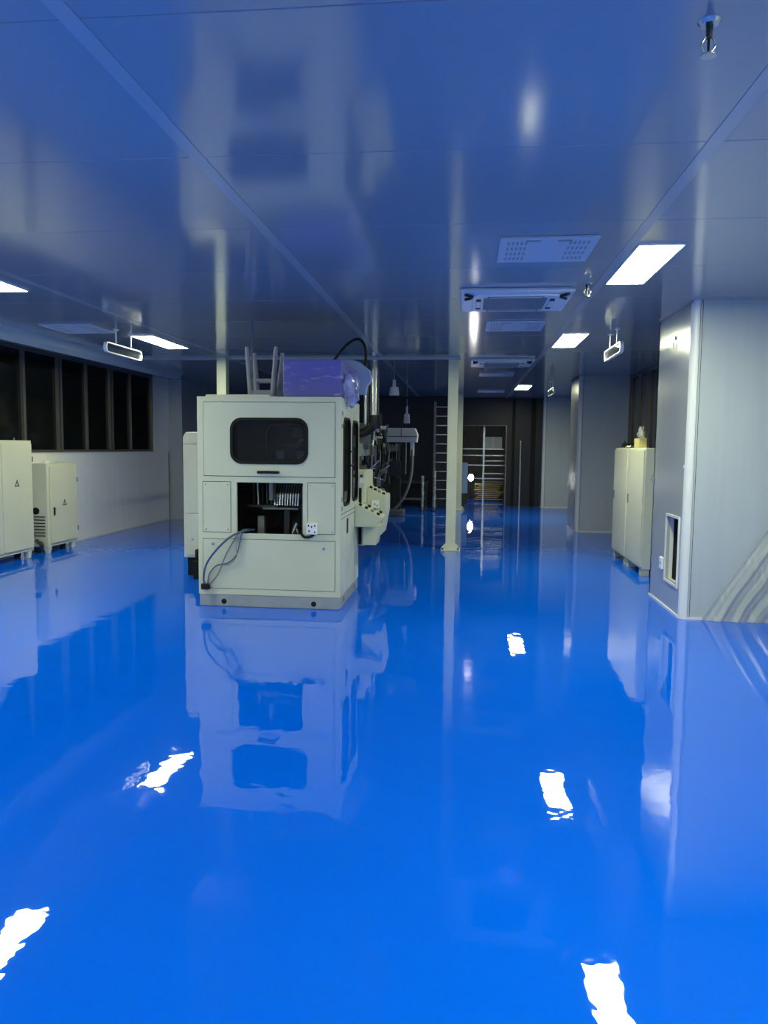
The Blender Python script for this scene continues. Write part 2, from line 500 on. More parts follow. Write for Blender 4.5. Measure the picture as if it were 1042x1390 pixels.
# ================================================================== CEILING FITTINGS
def ceiling_lamp(x, y, label):
    t = thing('ceiling_lamp', (x, y, CEIL), label, 'ceiling lamp', 'long white ceiling lamps')
    hx, hy = 0.14, 0.585
    MB().plate(rect(x-hx-0.012, x+hx+0.012, y-hy-0.012, y+hy+0.012), [rect(x-hx, x+hx, y-hy, y+hy)], 2, CEIL-0.014, CEIL-0.0005).build('lamp_frame', M_LAMPFR, t)
    box('diffuser', M_LAMP, t, x-hx, x+hx, y-hy, y+hy, CEIL-0.010, CEIL-0.0008)
    return t
ceiling_lamp(1.235, 5.77, 'large glowing ceiling lamp right beside the cooling cassette')
ceiling_lamp(1.235, 9.62, 'middle one of three glowing lamps in the row along the clad columns')
ceiling_lamp(1.215, 16.95, 'smallest and farthest glowing ceiling lamp, toward the dark far wall')
ceiling_lamp(-3.96, 5.77, 'glowing ceiling lamp cut by the left picture edge')
ceiling_lamp(-3.96, 9.62, 'glowing ceiling lamp near the long dark window band')
for x, yb_, where in ((1.235, 1.92, 'just overhead in the row along the clad columns'), (1.235, -1.93, 'behind the viewer in the row along the clad columns'),
                      (-3.96, 1.92, 'just overhead in the row along the window band'), (-3.96, -1.93, 'behind the viewer in the row along the window band'),
                      (-1.36, -1.93, 'added unseen behind the viewer in line with the enclosed machine')):  # guessed middle lamp, added out of view to brighten the near floor
    ceiling_lamp(x, yb_, 'glowing ceiling lamp ' + where)

def vent(x, y, label):
    t = thing('ceiling_vent', (x, y, CEIL), label, 'ceiling vent', 'perforated ceiling vents')
    h = 0.31
    MB().box(x-h, x+h, y-h, y+h, CEIL-0.018, CEIL-0.0005).build('vent_panel', M_VENT, t, 0.006)
    s = MB()
    for side in (-1, 1):
        for i in range(5):
            for j in range(4):
                cx = x+side*(0.13+0.028*i+0.01)
                cy = y-0.2+0.13*j
                s.box(cx-0.007, cx+0.007, cy-0.035, cy+0.035, CEIL-0.0192, CEIL-0.017)
    tag(s.build('slots', M_ACG, t), kind='stuff')
    for side in (-1, 1):
        box('label_plate', M_ACG, t, x+side*0.1-0.045, x+side*0.1+0.045, y-0.27, y-0.235, CEIL-0.0195, CEIL-0.017)
    return t
vent(0.50, 5.26, 'large perforated vent panel nearer than the cooling cassette')
vent(0.50, 8.47, 'perforated vent panel just beyond the nearer cooling cassette')
vent(0.52, 13.95, 'perforated vent panel beyond the farther cooling cassette')
vent(0.56, 18.1, 'perforated vent panel at the dark far end of the ceiling')
vent(-4.47, 8.45, 'pale vent panel close to the long dark window band')

def cassette(x, y, label):
    t = thing('air_cassette', (x, y, CEIL), label, 'air conditioner', 'ceiling cooling cassettes')
    h = 0.475
    z = CEIL
    MB().box(x-h, x+h, y-h+0.01, y+h-0.01, z-0.035, z-0.0005).build('panel', M_ACW, t, 0.012)
    MB().plate(rrect(x-0.37, x+0.37, y-0.37, y+0.37, 0.07), [rrect(x-0.27, x+0.27, y-0.27, y+0.27, 0.02)], 2, z-0.052, z-0.034).build('raised_rim', M_ACW, t, 0.006)
    g = box('grille', M_DARKGAP, t, x-0.268, x+0.268, y-0.268, y+0.268, z-0.040, z-0.034)
    for i in range(11):
        yy_ = y-0.25+0.05*i
        box('grille_slat', M_ACG, g, x-0.266, x+0.266, yy_-0.008, yy_+0.008, z-0.055, z-0.040, 0.002)
    for i in range(5):
        xx_ = x-0.2+0.1*i
        box('grille_bar', M_ACG, g, xx_-0.004, xx_+0.004, y-0.266, y+0.266, z-0.050, z-0.041)
    for (dx, dy, sx, sy) in ((0, -0.315, 0.24, 0.022), (0, 0.315, 0.24, 0.022), (-0.315, 0, 0.022, 0.24), (0.315, 0, 0.022, 0.24)):
        lv = MB().prism(rrect(x+dx-sx, x+dx+sx, y+dy-sy, y+dy+sy, 0.02), 2, z-0.0535, z-0.051).build('air_outlet', M_DARKGAP, t)
        MB().box(x+dx-sx*0.92, x+dx+sx*0.92, y+dy-sy*0.55, y+dy+sy*0.55, z-0.058, z-0.0532).build('flap', M_ACW, lv, 0.002)
    for sx in (-1, 1):
        pts = [(x+sx*(0.43-0.06*math.sin(i/8*PI)), y-0.40+0.10*i/8*2, z-0.045) for i in range(9)]
        MB().tube(pts, 0.013, 6, 2).build('trim_handle', M_DARKGAP, t)
    return t
cassette(0.40, 6.955, 'nearer ceiling cooling cassette with dark centre grille')
cassette(0.52, 11.97, 'farther ceiling cooling cassette seen almost edge on')

def sprinkler(x, y, label, s=1.0):
    t = thing('sprinkler', (x, y, CEIL), label, 'sprinkler', 'ceiling sprinklers')
    MB().cyl((x, y, CEIL-0.0005), (x, y, CEIL-0.012), 0.045*s, 0.034*s, 16).build('rosette', M_STEEL, t)
    MB().cyl((x, y, CEIL-0.012), (x, y, CEIL-0.05), 0.014*s, 0.012*s).build('stem', M_DKMETAL, t)
    for a in (1, -1):
        MB().tube([(x+a*0.012*s, y, CEIL-0.045), (x+a*0.026*s, y, CEIL-0.07), (x+a*0.004*s, y, CEIL-0.1)], 0.0045*s, 6, 4).build('yoke_arm', M_STEEL, t)
    MB().cyl((x, y, CEIL-0.05), (x, y, CEIL-0.1), 0.005*s).build('glass_bulb', M_GLASSDK, t)
    MB().cyl((x, y, CEIL-0.1), (x, y, CEIL-0.104), 0.03*s, n=14).build('deflector', M_STEEL, t)
    return t
sprinkler(0.728, 2.57, 'chrome sprinkler head hanging close overhead, largest of the two', 0.8)
sprinkler(0.95, 6.38, 'small chrome sprinkler head beside the cooling cassette corner')

def hanging_frame(x, y0, y1, label):
    t = thing('hanging_sign', (x, (y0+y1)/2, CEIL), label, 'hanging sign', 'oblong hanging frames')
    yc, hl = (y0+y1)/2, (y1-y0)/2
    za, zb = 2.59, 2.71
    MB().plate(rrect(y0, y1, za, zb, 0.05), [rrect(y0+0.014, y1-0.014, za+0.012, zb-0.012, 0.038)], 0, x-0.02, x+0.02).build('chrome_rim', M_RIM, t)
    MB().prism(rrect(y0+0.013, y1-0.013, za+0.011, zb-0.011, 0.038), 0, x-0.006, x+0.006).build('clear_plate', M_CLEAR, t)
    for s in (-0.28, 0.28):
        rod = MB().cyl((x, yc+s*hl*1.5, zb-0.002), (x, yc+s*hl*1.5, CEIL-0.012), 0.009, n=8).build('rod', M_RIM, t)
        MB().cyl((x, yc+s*hl*1.5, CEIL-0.014), (x, yc+s*hl*1.5, CEIL-0.0005), 0.035, n=12).build('ceiling_cap', M_RIM, rod)
    return t
hanging_frame(1.64, 8.45, 9.4, 'oblong chrome rimmed sign hanging by the clad columns, nearer one')
hanging_frame(-4.08, 8.30, 9.25, 'oblong chrome rimmed sign hanging in front of the dark window band')
hanging_frame(1.64, 14.7, 15.65, 'small far oblong chrome rimmed sign past the second clad column')

# ================================================================== POLES
def pole(x, y, label, plate=True):
    t = thing('support_pole', (x, y, 0), label, 'pole', 'square cream support poles')
    h = 0.075
    MB().box(x-h, x+h, y-h, y+h, 0.012, CEIL).build('shaft', M_POLE, t, 0.008)
    if plate:
        MB().box(x-0.145, x+0.145, y-0.145, y+0.145, 0, 0.014).build('base_plate', M_POLE, t, 0.003)
        for (dx, dy) in ((1, 0), (-1, 0)):
            pts = [(x+dx*h, 0.014), (x+dx*0.14, 0.014), (x+dx*0.14, 0.04), (x+dx*0.09, 0.095), (x+dx*h, 0.105)]
            MB().prism(pts, 1, y-0.085, y-0.070).build('gusset', M_POLE, t)
        MB().prism([(x-0.14, 0.014), (x+0.14, 0.014), (x+0.14, 0.04), (x+0.085, 0.10), (x-0.085, 0.10), (x-0.14, 0.04)], 1, y-0.09, y-h).build('gusset', M_POLE, t)
        for dx in (-1, 1):
            MB().cyl((x+dx*0.115, y-0.115, 0.014), (x+dx*0.115, y-0.115, 0.04), 0.014, n=6).build('anchor_bolt', M_DKMETAL, t)
    return t
pole(-0.205, 11.47, 'square cream pole with bolted foot standing in the open blue floor')
pole(-0.16, 19.0, 'dim square cream pole behind the nearer pole with the bolted foot', True)
pole(-3.70, 11.33, 'square cream pole rising behind the enclosed machine to the ceiling', True)
cr = thing('ceiling_conduit', (-2.30, 8.05, 2.03), 'thin blue conduit running from machine top to the ceiling', 'conduit')
MB().cyl((-2.30, 8.05, 1.995), (-2.30, 8.05, CEIL), 0.013, n=8).build('pipe', M_CBLUE, cr)
MB().cyl((-2.30, 8.05, 1.995), (-2.30, 8.05, 2.02), 0.035, n=12).build('socket', M_BLACK, cr)

# ================================================================== MAIN MACHINE
MX0, MX1, MY0, MY1, MZ = -2.538, -1.157, 6.99, 8.20, 1.995
mc = thing('enclosed_machine', ((MX0+MX1)/2, (MY0+MY1)/2, 0), 'large cream enclosed machine with dark window and square opening on the blue floor', 'machine')
MB().plate(rect(MX0+0.005, MX1-0.005, 0, 0.118), [], 1, MY0+0.004, MY1-0.01).build('plinth', M_PLINTH, mc, 0.008)
for x in (-2.289, -1.412):
    MB().cyl((x, MY0+0.006, 0.05), (x, MY0+0.0015, 0.05), 0.026, n=18).build('plinth_hole', M_BLACK, mc)
for yv in (7.25, 7.95):
    MB().cyl((MX1-0.007, yv, 0.055), (MX1-0.0035, yv, 0.055), 0.024, n=18).build('plinth_hole', M_BLACK, mc)
T = 0.03
zb0 = 0.118
# front shell with cut-outs
door_r = (-2.478, -1.210, 1.256, 1.958)
open_r = (-2.157, -1.517, 0.713, 1.200)
pl_r = (-2.490, -2.213, 0.719, 1.207)
pr_r = (-1.473, -1.207, 0.719, 1.207)
low_r = (-2.495, -1.205, 0.176, 0.660)
MB().plate(rect(MX0, MX1, zb0, MZ), [rect(*door_r), rect(*open_r), rect(*pl_r), rect(*pr_r), rect(*low_r)], 1, MY0, MY0+T).build('front_frame', M_CREAM, mc, 0.003)
g = 0.0045
win = (-2.211, -1.469, 1.380, 1.808)
dz = rect(door_r[0]+g, door_r[1]-g, door_r[2]+g, door_r[3]-g)
dd = MB().plate(dz, [rrect(*win, 0.11, 8)], 1, MY0-0.006, MY0+0.02).build('door', M_CREAM, mc, 0.002)
MB().plate(rrect(win[0]-0.004, win[1]+0.004, win[2]-0.004, win[3]+0.004, 0.112, 8), [rrect(win[0]+0.022, win[1]-0.022, win[2]+0.022, win[3]-0.022, 0.092, 8)], 1, MY0-0.014, MY0+0.022).build('window_gasket', M_BLACK, dd)
M_PANE = mat('smoked_pane', (0.012, 0.014, 0.013), rough=0.05, alpha=0.6, spec=0.3)
MB().prism(rrect(win[0]+0.015, win[1]-0.015, win[2]+0.015, win[3]-0.015, 0.095, 8), 1, MY0+0.004, MY0+0.008).build('pane', M_PANE, dd)
sw = (-1.875, -1.488, 1.405, 1.755)
MB().plate(rrect(*sw, 0.09, 8), [rrect(sw[0]+0.016, sw[1]-0.016, sw[2]+0.016, sw[3]-0.016, 0.075, 8)], 1, MY0-0.004, MY0+0.004).build('sliding_pane_rim', M_BLACK, dd)
hd = MB()
hd.tube([(-1.945, MY0-0.004, 1.300), (-1.93, MY0-0.035, 1.300), (-1.848, MY0-0.042, 1.302), (-1.765, MY0-0.035, 1.300), (-1.75, MY0-0.004, 1.300)], 0.0135, 8, 4)
hd.build('handle', M_BLACK, dd)
for x in (-2.36, -1.33):
    MB().box(x-0.06, x+0.06, MY0-0.010, MY0, 1.956, 1.974).build('hinge', M_CREAM, mc, 0.004)
for nm, r in (('access_panel', pl_r), ('access_panel', pr_r), ('lower_cover', low_r)):
    p = MB().plate(rect(r[0]+g, r[1]-g, r[2]+g, r[3]-g), [], 1, MY0-0.003, MY0+0.015).build(nm, M_CREAM, mc, 0.002)
    if nm == 'access_panel':
        for sx in (r[0]+0.03, r[1]-0.03):
            for sz in (r[2]+0.03, r[3]-0.03):
                MB().cyl((sx, MY0-0.003, sz), (sx, MY0-0.006, sz), 0.006, n=8).build('screw', M_STEEL, p)
    else:
        for sx, sz in ((-2.39, 0.607), (-1.315, 0.585)):
            lk = MB().cyl((sx, MY0-0.003, sz), (sx, MY0-0.010, sz), 0.014, n=12).build('lock', M_STEEL, p)
# dark lining behind the panel joints
box('door_backing', M_DARKGAP, mc, MX0+0.012, MX1-0.012, MY0+0.034, MY0+0.038, zb0+0.01, 0.68)
for r in (pl_r, pr_r):
    box('panel_backing', M_DARKGAP, mc, r[0]-0.012, r[1]+0.012, MY0+0.031, MY0+0.035, r[2]-0.01, r[3]+0.01)
# side, back, top
sl = [(7.13, 7.56, 0.975, 1.825), (7.70, 8.10, 0.985, 1.815)]
side = MB().plate(rect(MY0+T, MY1, zb0, MZ), [rrect(*s, 0.10, 6) for s in sl], 0, MX1-T, MX1).build('side_panel', M_CREAM3, mc)
for s in sl:
    gk = MB().plate(rrect(s[0]-0.004, s[1]+0.004, s[2]-0.004, s[3]+0.004, 0.102, 6), [rrect(s[0]+0.02, s[1]-0.02, s[2]+0.02, s[3]-0.02, 0.085, 6)], 0, MX1-0.02, MX1+0.008).build('window_gasket', M_BLACK, side)
    MB().prism(rrect(s[0]+0.015, s[1]-0.015, s[2]+0.015, s[3]-0.015, 0.085, 6), 0, MX1-0.012, MX1-0.008).build('pane', M_PANE, side)
for z in (1.50, 1.36):
    box('slide_bar', M_BLACK, side, MX1, MX1+0.014, 7.53, 7.74, z-0.008, z+0.008, 0.003)
for z in (1.86, 1.74, 1.05, 0.96):
    box('hinge', M_STEEL, side, MX1, MX1+0.008, 7.03, 7.06, z-0.02, z+0.02, 0.002)
box('seam', M_DARKGAP, side, MX1, MX1+0.001, MY0+T, MY1, 0.905, 0.911)
box('seam', M_DARKGAP, side, MX1, MX1+0.001, MY0+T, MY1, 0.862, 0.867)
box('seam', M_DARKGAP, side, MX1, MX1+0.001, 7.90, 7.904, 0.14, 0.86)
MB().prism(rrect(7.36, 7.46, 0.69, 0.84, 0.02), 0, MX1, MX1+0.002).build('grip_slot', M_DARKGAP, side)
box('side_panel', M_CREAM, mc, MX0, MX0+T, MY0+T, MY1, zb0, MZ)
box('rear_panel', M_CREAM, mc, MX0+T, MX1-T, MY1-T, MY1, zb0, MZ)
box('roof_panel', M_CREAM, mc, MX0, MX1, MY0, MY1, MZ-0.001, MZ+0.012, 0.003)
box('roof_slab', M_CREAM, mc, -2.46, -1.84, MY0+0.02, 7.5, MZ+0.012, 2.028, 0.004)
box('floor_pan', M_DKMETAL, mc, MX0+T, MX1-T, MY0+T, MY1-T, 0.62, 0.64)
box('shade_lining', M_DKMETAL, mc, MX0+T+0.002, MX1-T-0.002, MY1-T-0.006, MY1-T-0.002, 0.64, MZ-0.01)  # added dark sheets: the interior's shade is put into their colour
box('shade_lining', M_DKMETAL, mc, MX0+T+0.001, MX0+T+0.005, MY0+0.04, MY1-T-0.007, 0.64, MZ-0.01)
box('shade_lining', M_DKMETAL, mc, MX1-T-0.006, MX1-T-0.002, MY0+0.04, MY1-T-0.007, 0.64, 0.96)
# things inside the square opening
box('work_table', M_MIDMETAL, mc, -1.98, -1.62, 7.25, 7.75, 0.925, 0.945, 0.004)
dru = MB().cyl((-1.87, 7.4, 1.05), (-1.62, 7.4, 1.05), 0.045, n=14).build('comb_drum', M_STEEL, mc)
for i in range(10):
    x = -1.865+0.026*i
    MB().prism([(7.28, 0.965), (7.44, 0.965), (7.50, 1.08), (7.46, 1.16), (7.38, 1.165), (7.31, 1.08)], 0, x-0.006, x+0.006).build('comb_blade', M_STEEL, dru)
box('crossbeam', M_DKMETAL, mc, -2.14, -1.84, 7.3, 7.45, 0.94, 0.965, 0.004)
for i in range(6):
    x = -2.11+0.045*i
    MB().cyl((x, 7.42, 0.96), (x+random.uniform(-.01, .01), 7.42, 1.19), random.uniform(.006, .014), n=8).build('guide_rod', random.choice([M_STEEL, M_MIDMETAL, M_DKMETAL]), mc)
box('bracket_plate', M_MIDMETAL, mc, -1.90, -1.86, 7.2, 7.3, 1.02, 1.2, 0.003)
box('cylinder_block', M_MIDMETAL, mc, -2.03, -1.96, 7.25, 7.32, 0.65, 0.86, 0.008)
box('support_leg', M_DKMETAL, mc, -1.80, -1.74, 7.4, 7.5, 0.64, 0.925, 0.004)
MB().cyl((-1.66, 7.2, 0.70), (-1.62, 7.2, 0.80), 0.018, n=10).cyl((-1.61, 7.22, 0.68), (-1.645, 7.22, 0.79), 0.016, n=10).build('air_fitting', M_STEEL, mc)
box('inner_post', M_MIDMETAL, mc, -1.56, -1.53, 7.15, 7.2, 0.65, 1.16, 0.003)
# things seen through the smoked window
box('inner_box', M_PAPER, mc, -1.70, -1.60, 7.35, 7.4, 1.64, 1.74, 0.005)
box('inner_box', M_PAPER, mc, -1.58, -1.53, 7.35, 7.4, 1.62, 1.72, 0.005)
for x in (-1.81, -1.60):
    MB().cyl((x, 7.3, 1.42), (x, 7.3, 1.50), 0.035, 0.045, 14).build('feed_cup', M_PAPER, mc)
MB().cyl((-1.84, 7.35, 1.56), (-1.52, 7.35, 1.56), 0.012, n=8).build('guide_rail', M_STEEL, mc)
MB().cyl((-1.66, 7.35, 1.54), (-1.60, 7.35, 1.62), 0.02, n=8).build('air_fitting', M_STEEL, mc)
# socket on the front, with its cable, and the hose bundle over the sill
so = MB().box(-1.475, -1.372, MY0-0.045, MY0-0.003, 0.722, 0.828).build('socket_box', M_SOCKET, mc, 0.006)
for dx, dz_ in ((-0.03, 0.03), (0.03, 0.03), (0.0, 0.02), (-0.025, -0.02), (0.03, -0.03)):
    box('socket_hole', M_BLACK, so, -1.4235+dx-0.006, -1.4235+dx+0.006, MY0-0.0465, MY0-0.044, 0.775+dz_-0.009, 0.775+dz_+0.009)
MB().tube([(-1.55, 7.06, 0.74), (-1.525, MY0-0.005, 0.715), (-1.49, MY0-0.025, 0.695), (-1.44, MY0-0.03, 0.700), (-1.405, MY0-0.025, 0.722)], 0.013, 8, 5).build('socket_cable', M_BLACK, mc)
yf = MY0-0.03
hoses = [
    (M_CBLUE, 0.010, [(-2.02, 7.1, 0.74), (-2.09, MY0-0.01, 0.735), (-2.20, yf, 0.69), (-2.33, yf-0.02, 0.57), (-2.44, yf-0.02, 0.42), (-2.475, yf-0.01, 0.27), (-2.45, yf, 0.20)]),
    (M_CBLUE, 0.006, [(-2.06, 7.1, 0.74), (-2.10, MY0-0.01, 0.73), (-2.12, yf, 0.62), (-2.16, yf, 0.50), (-2.24, yf, 0.43), (-2.35, yf, 0.40), (-2.42, yf, 0.32), (-2.44, yf, 0.21)]),
    (M_CGREEN, 0.006, [(-2.08, 7.1, 0.74), (-2.12, MY0-0.01, 0.73), (-2.19, yf, 0.63), (-2.26, yf, 0.50), (-2.33, yf, 0.33), (-2.40, yf, 0.24), (-2.44, yf, 0.20)]),
    (M_CGREY, 0.005, [(-2.07, 7.1, 0.745), (-2.11, MY0-0.012, 0.735), (-2.155, yf, 0.60), (-2.15, yf-0.01, 0.50), (-2.22, yf, 0.42), (-2.30, yf, 0.41)]),
]
for mt_, r, pts in hoses:
    MB().tube(pts, r, 6, 6).build('hose', mt_, mc)
MB().box(-2.50, -2.42, MY0-0.055, MY0-0.003, 0.170, 0.225).build('plug_block', M_BLACK, mc, 0.008)
# control cabinet and the two sloping desks on the far right corner
cc = box('control_cabinet', M_CREAM, mc, -1.40, -1.095, 8.201, 8.95, 0.46, 1.28, 0.006)
box('cabinet_gap', M_BLACK, cc, -1.155, -1.125, 8.195, 8.2008, 0.48, 1.10)
box('display', M_SOCKET, cc, -1.150, -1.105, 8.19, 8.2008, 1.15, 1.21, 0.003)
box('display', M_DARKGAP, cc, -1.142, -1.113, 8.187, 8.19, 1.215, 1.245, 0.002)
d1 = MB().prism([(-1.157, 0.700), (-0.945, 0.700), (-0.872, 0.785), (-0.875, 0.805), (-1.157, 0.945)], 1, 7.92, 8.30).build('desk', M_CREAM, mc, 0.006)
d1b = MB().prism([(-1.09, 0.49), (-0.945, 0.49), (-0.905, 0.70), (-1.09, 0.70)], 1, 8.05, 8.34).build('desk_box', M_CREAM, mc, 0.005)
d2 = MB().prism([(-1.095, 0.56), (-0.93, 0.56), (-0.885, 0.83), (-0.885, 1.00), (-1.095, 1.10)], 1, 8.42, 8.95).build('desk', M_CREAM, mc, 0.006)
def desk_buttons(parent, xa, za, xb, zb, ya, yb, n):
    for i in range(n):
        t_ = (i+0.7)/(n+0.4)
        x, z = xa+(xb-xa)*t_, za+(zb-za)*t_
        nx, nz = -(zb-za), (xb-xa)
        L = math.hypot(nx, nz)
        nx, nz = nx/L, nz/L
        for yv in (ya+0.07, yb-0.07):
            MB().cyl((x, yv, z), (x+nx*0.022, yv, z+nz*0.022), 0.017, n=10).build('push_button', [M_BLACK, M_BLACK, M_MIDMETAL][i % 3], parent)
desk_buttons(d1, -1.157, 0.945, -0.875, 0.805, 7.92, 8.30, 4)
desk_buttons(d2, -1.095, 1.10, -0.885, 1.00, 8.42, 8.95, 4)
so2 = MB().box(-1.04, -0.955, 8.392, 8.421, 0.862, 0.955).build('socket_box', M_SOCKET, d2, 0.005)
box('socket_hole', M_BLACK, d2, -1.005, -0.995, 8.390, 8.393, 0.90, 0.92)
box('socket_hole', M_BLACK, d2, -0.98, -0.97, 8.390, 8.393, 0.885, 0.905)

# cream cabinet standing behind the machine's other flank
lc = thing('switch_cabinet', (-3.0, 8.85, 0), 'cream switch cabinet half hidden behind the enclosed machine', 'cabinet')
MB().prism([(-3.30, 0.22), (-2.60, 0.22), (-2.60, 1.70), (-3.26, 1.70), (-3.30, 1.64)], 1, 8.60, 9.15).build('body', M_CREAM2, lc, 0.01)
box('door', M_CREAM2, lc, -3.262, -2.66, 8.585, 8.60, 0.75, 1.55, 0.003)
box('door', M_CREAM2, lc, -3.262, -2.66, 8.585, 8.60, 0.25, 0.735, 0.003)
box('hood_lip', M_CREAM2, lc, -3.285, -2.62, 8.58, 8.60, 1.565, 1.60, 0.004)
MB().cyl((-3.19, 8.586, 0.44), (-3.19, 8.575, 0.44), 0.012, n=10).build('lock', M_STEEL, lc)
for x0, x1 in ((-3.27, -3.10), (-2.8, -2.63)):
    box('foot', M_BLACK, lc, x0, x1, 8.64, 9.1, 0, 0.22, 0.004)
bp_ = thing('floor_block', (-3.1, 8.5, 0), 'small black block on the floor between switch cabinet and machine', 'block')
MB().box(-3.12, -2.99, 8.40, 8.55, 0, 0.21).build('body', M_BLACK, bp_, 0.01)
MB().box(-3.10, -3.01, 8.42, 8.53, 0.21, 0.34).build('upright', M_BLACK, bp_, 0.008)

# ================================================================== ON TOP OF THE MACHINE
TOP = MZ+0.012
TOP += 0.0015
st = thing('upturned_stool', (-2.06, 7.65, TOP), 'grey plastic stool lying upside down on the enclosed machine', 'stool')
sx0, sx1, sy0, sy1 = -2.205, -1.915, 7.53, 7.81
MB().prism(rrect(sx0, sx1, sy0, sy1, 0.05), 2, TOP, TOP+0.025).build('seat', M_STOOL, st, 0.004)
MB().plate(rrect(sx0+0.004, sx1-0.004, sy0+0.004, sy1-0.004, 0.048), [rrect(sx0+0.016, sx1-0.016, sy0+0.016, sy1-0.016, 0.04)], 2, TOP+0.025, TOP+0.10).build('apron', M_STOOL, st, 0.003)
for ax, ay in ((0, 0), (1, 0), (0, 1), (1, 1)):
    bx, by = (sx0+0.03, sx1-0.03)[ax], (sy0+0.03, sy1-0.03)[ay]
    ox, oy = (-1, 1)[ax]*0.035, (-1, 1)[ay]*0.03
    MB().cyl((bx, by, TOP+0.06), (bx+ox, by+oy, TOP+(0.53 if ay == 0 else 0.50)), 0.034, 0.018, 10).build('leg', M_STOOL, st)
for ay in (sy0+0.02, sy1-0.02):
    box('stretcher', M_STOOL, st, sx0+0.02, sx1-0.02, ay-0.006, ay+0.006, TOP+0.19, TOP+0.215)

bb = thing('wrapped_box', (-1.42, 7.5, TOP), 'violet blue box in crinkled clear film on top of the enclosed machine', 'box')
MB().box(-1.74, -1.175, 7.12, 7.98, TOP+0.005, 2.365).build('carton', M_BLUEBOX, bb, 0.012)
def wrap(u, v):
    # a sleeve round the box, crinkled, bulging over the right front corner
    a = u*2*PI
    hx, hy = 0.30, 0.45
    c, s = math.cos(a), math.sin(a)
    k = 1/max(abs(c), abs(s))
    x, yv = -1.455+hx*c*k, 7.55+hy*s*k
    z = TOP+0.004+0.368*v
    n_ = noise.noise(Vector((x*9, yv*9, z*9)))
    x += 0.012*n_*(1 if c > 0 else -1)
    yv += 0.012*noise.noise(Vector((x*8+3, yv*8, z*10)))
    return (x, yv, z)
MB().grid(wrap, 64, 12).build('film_wrap', M_FILM2, bb, fix=False)
def bunch(u, v):
    a, b = u*2*PI, v*PI
    n_ = 1+0.30*noise.noise(Vector((math.cos(a)*math.sin(b)*2.2, math.sin(a)*math.sin(b)*2.2, math.cos(b)*2.2+5)))+0.10*noise.noise(Vector((math.cos(a)*6, math.sin(a)*6, math.cos(b)*6)))
    x, z = -1.112+0.085*n_*math.cos(a)*math.sin(b), 2.10+0.165*n_*math.cos(b)
    if z < TOP+0.004:
        x = max(x, MX1+0.004)
    return (max(x, -1.172), 7.30+0.17*n_*math.sin(a)*math.sin(b), z)
MB().grid(bunch, 28, 18).build('film_bunch', film_material('bunched_film', (0.42, 0.45, 0.80), 0.45, 0.15), bb, fix=False)
lb = thing('pale_blue_cover', (-1.1, 8.3, TOP), 'pale blue plastic hood standing behind the film wrapped box', 'cover')
MB().prism([(-1.34, 2.20), (-1.17, 2.20), (-1.165, 2.10), (-1.06, 2.10), (-1.05, 2.19), (-1.00, 2.25), (-1.02, 2.35), (-1.13, 2.44), (-1.22, 2.465), (-1.34, 2.465)], 1, 8.02, 8.10).build('hood', M_LBLUE, lb, 0.012)
MB().box(-1.34, -1.19, 8.03, 8.09, TOP, 2.21).build('mount', M_DKMETAL, lb)
hz = thing('black_cable', (-1.25, 8.3, 2.45), 'thick black cable arching above the wrapped box', 'cable')
MB().tube([(-1.50, 8.14, TOP+0.004), (-1.47, 8.14, 2.38), (-1.40, 8.15, 2.51), (-1.29, 8.16, 2.64), (-1.18, 8.17, 2.70), (-1.105, 8.17, 2.64), (-1.085, 8.16, 2.52), (-1.10, 8.15, 2.38), (-1.19, 8.14, 2.15), (-1.22, 8.14, TOP+0.004)], 0.015, 8, 6).build('sheath', M_BLACK, hz)

# ================================================================== PRODUCTION LINE BEHIND
ln = thing('production_line', (-2.2, 13.0, 0), 'dark cluttered production line stretching away behind the enclosed machine', 'machine')
box('bed', M_DKMETAL, ln, -2.6, -1.82, 9.3, 16.5, 0.10, 0.62, 0.01)
for yv in (9.6, 11.0, 12.4, 13.7, 15.0, 16.2):
    box('bed_foot', M_DKMETAL, ln, -2.5, -1.85, yv-0.12, yv+0.12, 0, 0.10)
    for x in (-2.5, -1.82):
        box('frame_post', random.choice([M_DKMETAL, M_MIDMETAL]), ln, x-0.03, x+0.03, yv-0.03, yv+0.03, 0.62, random.choice([1.9, 2.1, 2.25]), 0.004)
for z in (1.05, 1.86):
    box('rail', M_MIDMETAL, ln, -1.85, -1.80, 9.4, 16.4, z, z+0.05, 0.004)
rr = random.Random(3)
for i in range(16):
    yv = 10.2+i*0.38+rr.uniform(-.1, .1)
    hgt = rr.uniform(0.15, 0.5)
    z0 = rr.choice([0.62, 0.62, 1.10])
    x1 = -1.78+rr.uniform(-0.12, 0.10)
    o = MB().box(x1-0.35, x1, yv, yv+rr.uniform(.18, .4), z0, z0+hgt).build('drive_unit', rr.choice([M_DKMETAL, M_MIDMETAL, M_DKMETAL]), ln, 0.01)
for i in range(44):
    yv = 11.0+i*0.118
    x = -1.74+rr.uniform(-0.06, 0.08)
    z0 = rr.uniform(0.55, 1.0)
    MB().cyl((x, yv, z0), (x+rr.uniform(-.1, .1), yv+rr.uniform(-.2, .2), z0+rr.uniform(.5, 1.2)), rr.uniform(.012, .035), n=8).build('tie_rod', rr.choice([M_STEEL, M_MIDMETAL, M_DKMETAL]), ln)
for i in range(7):
    yv = 10.8+i*0.75
    z0 = rr.uniform(1.3, 2.0)
    pts = [(-1.85, yv, z0), (-1.68, yv+0.2, z0-0.2), (-1.66+rr.uniform(-.08, .06), yv+0.35, z0-0.7), (-1.82, yv+0.5, 0.62)]
    MB().tube(pts, rr.uniform(.012, .022), 6, 6).build('cable', rr.choice([M_BLACK, M_CGREY, M_BLACK]), ln)
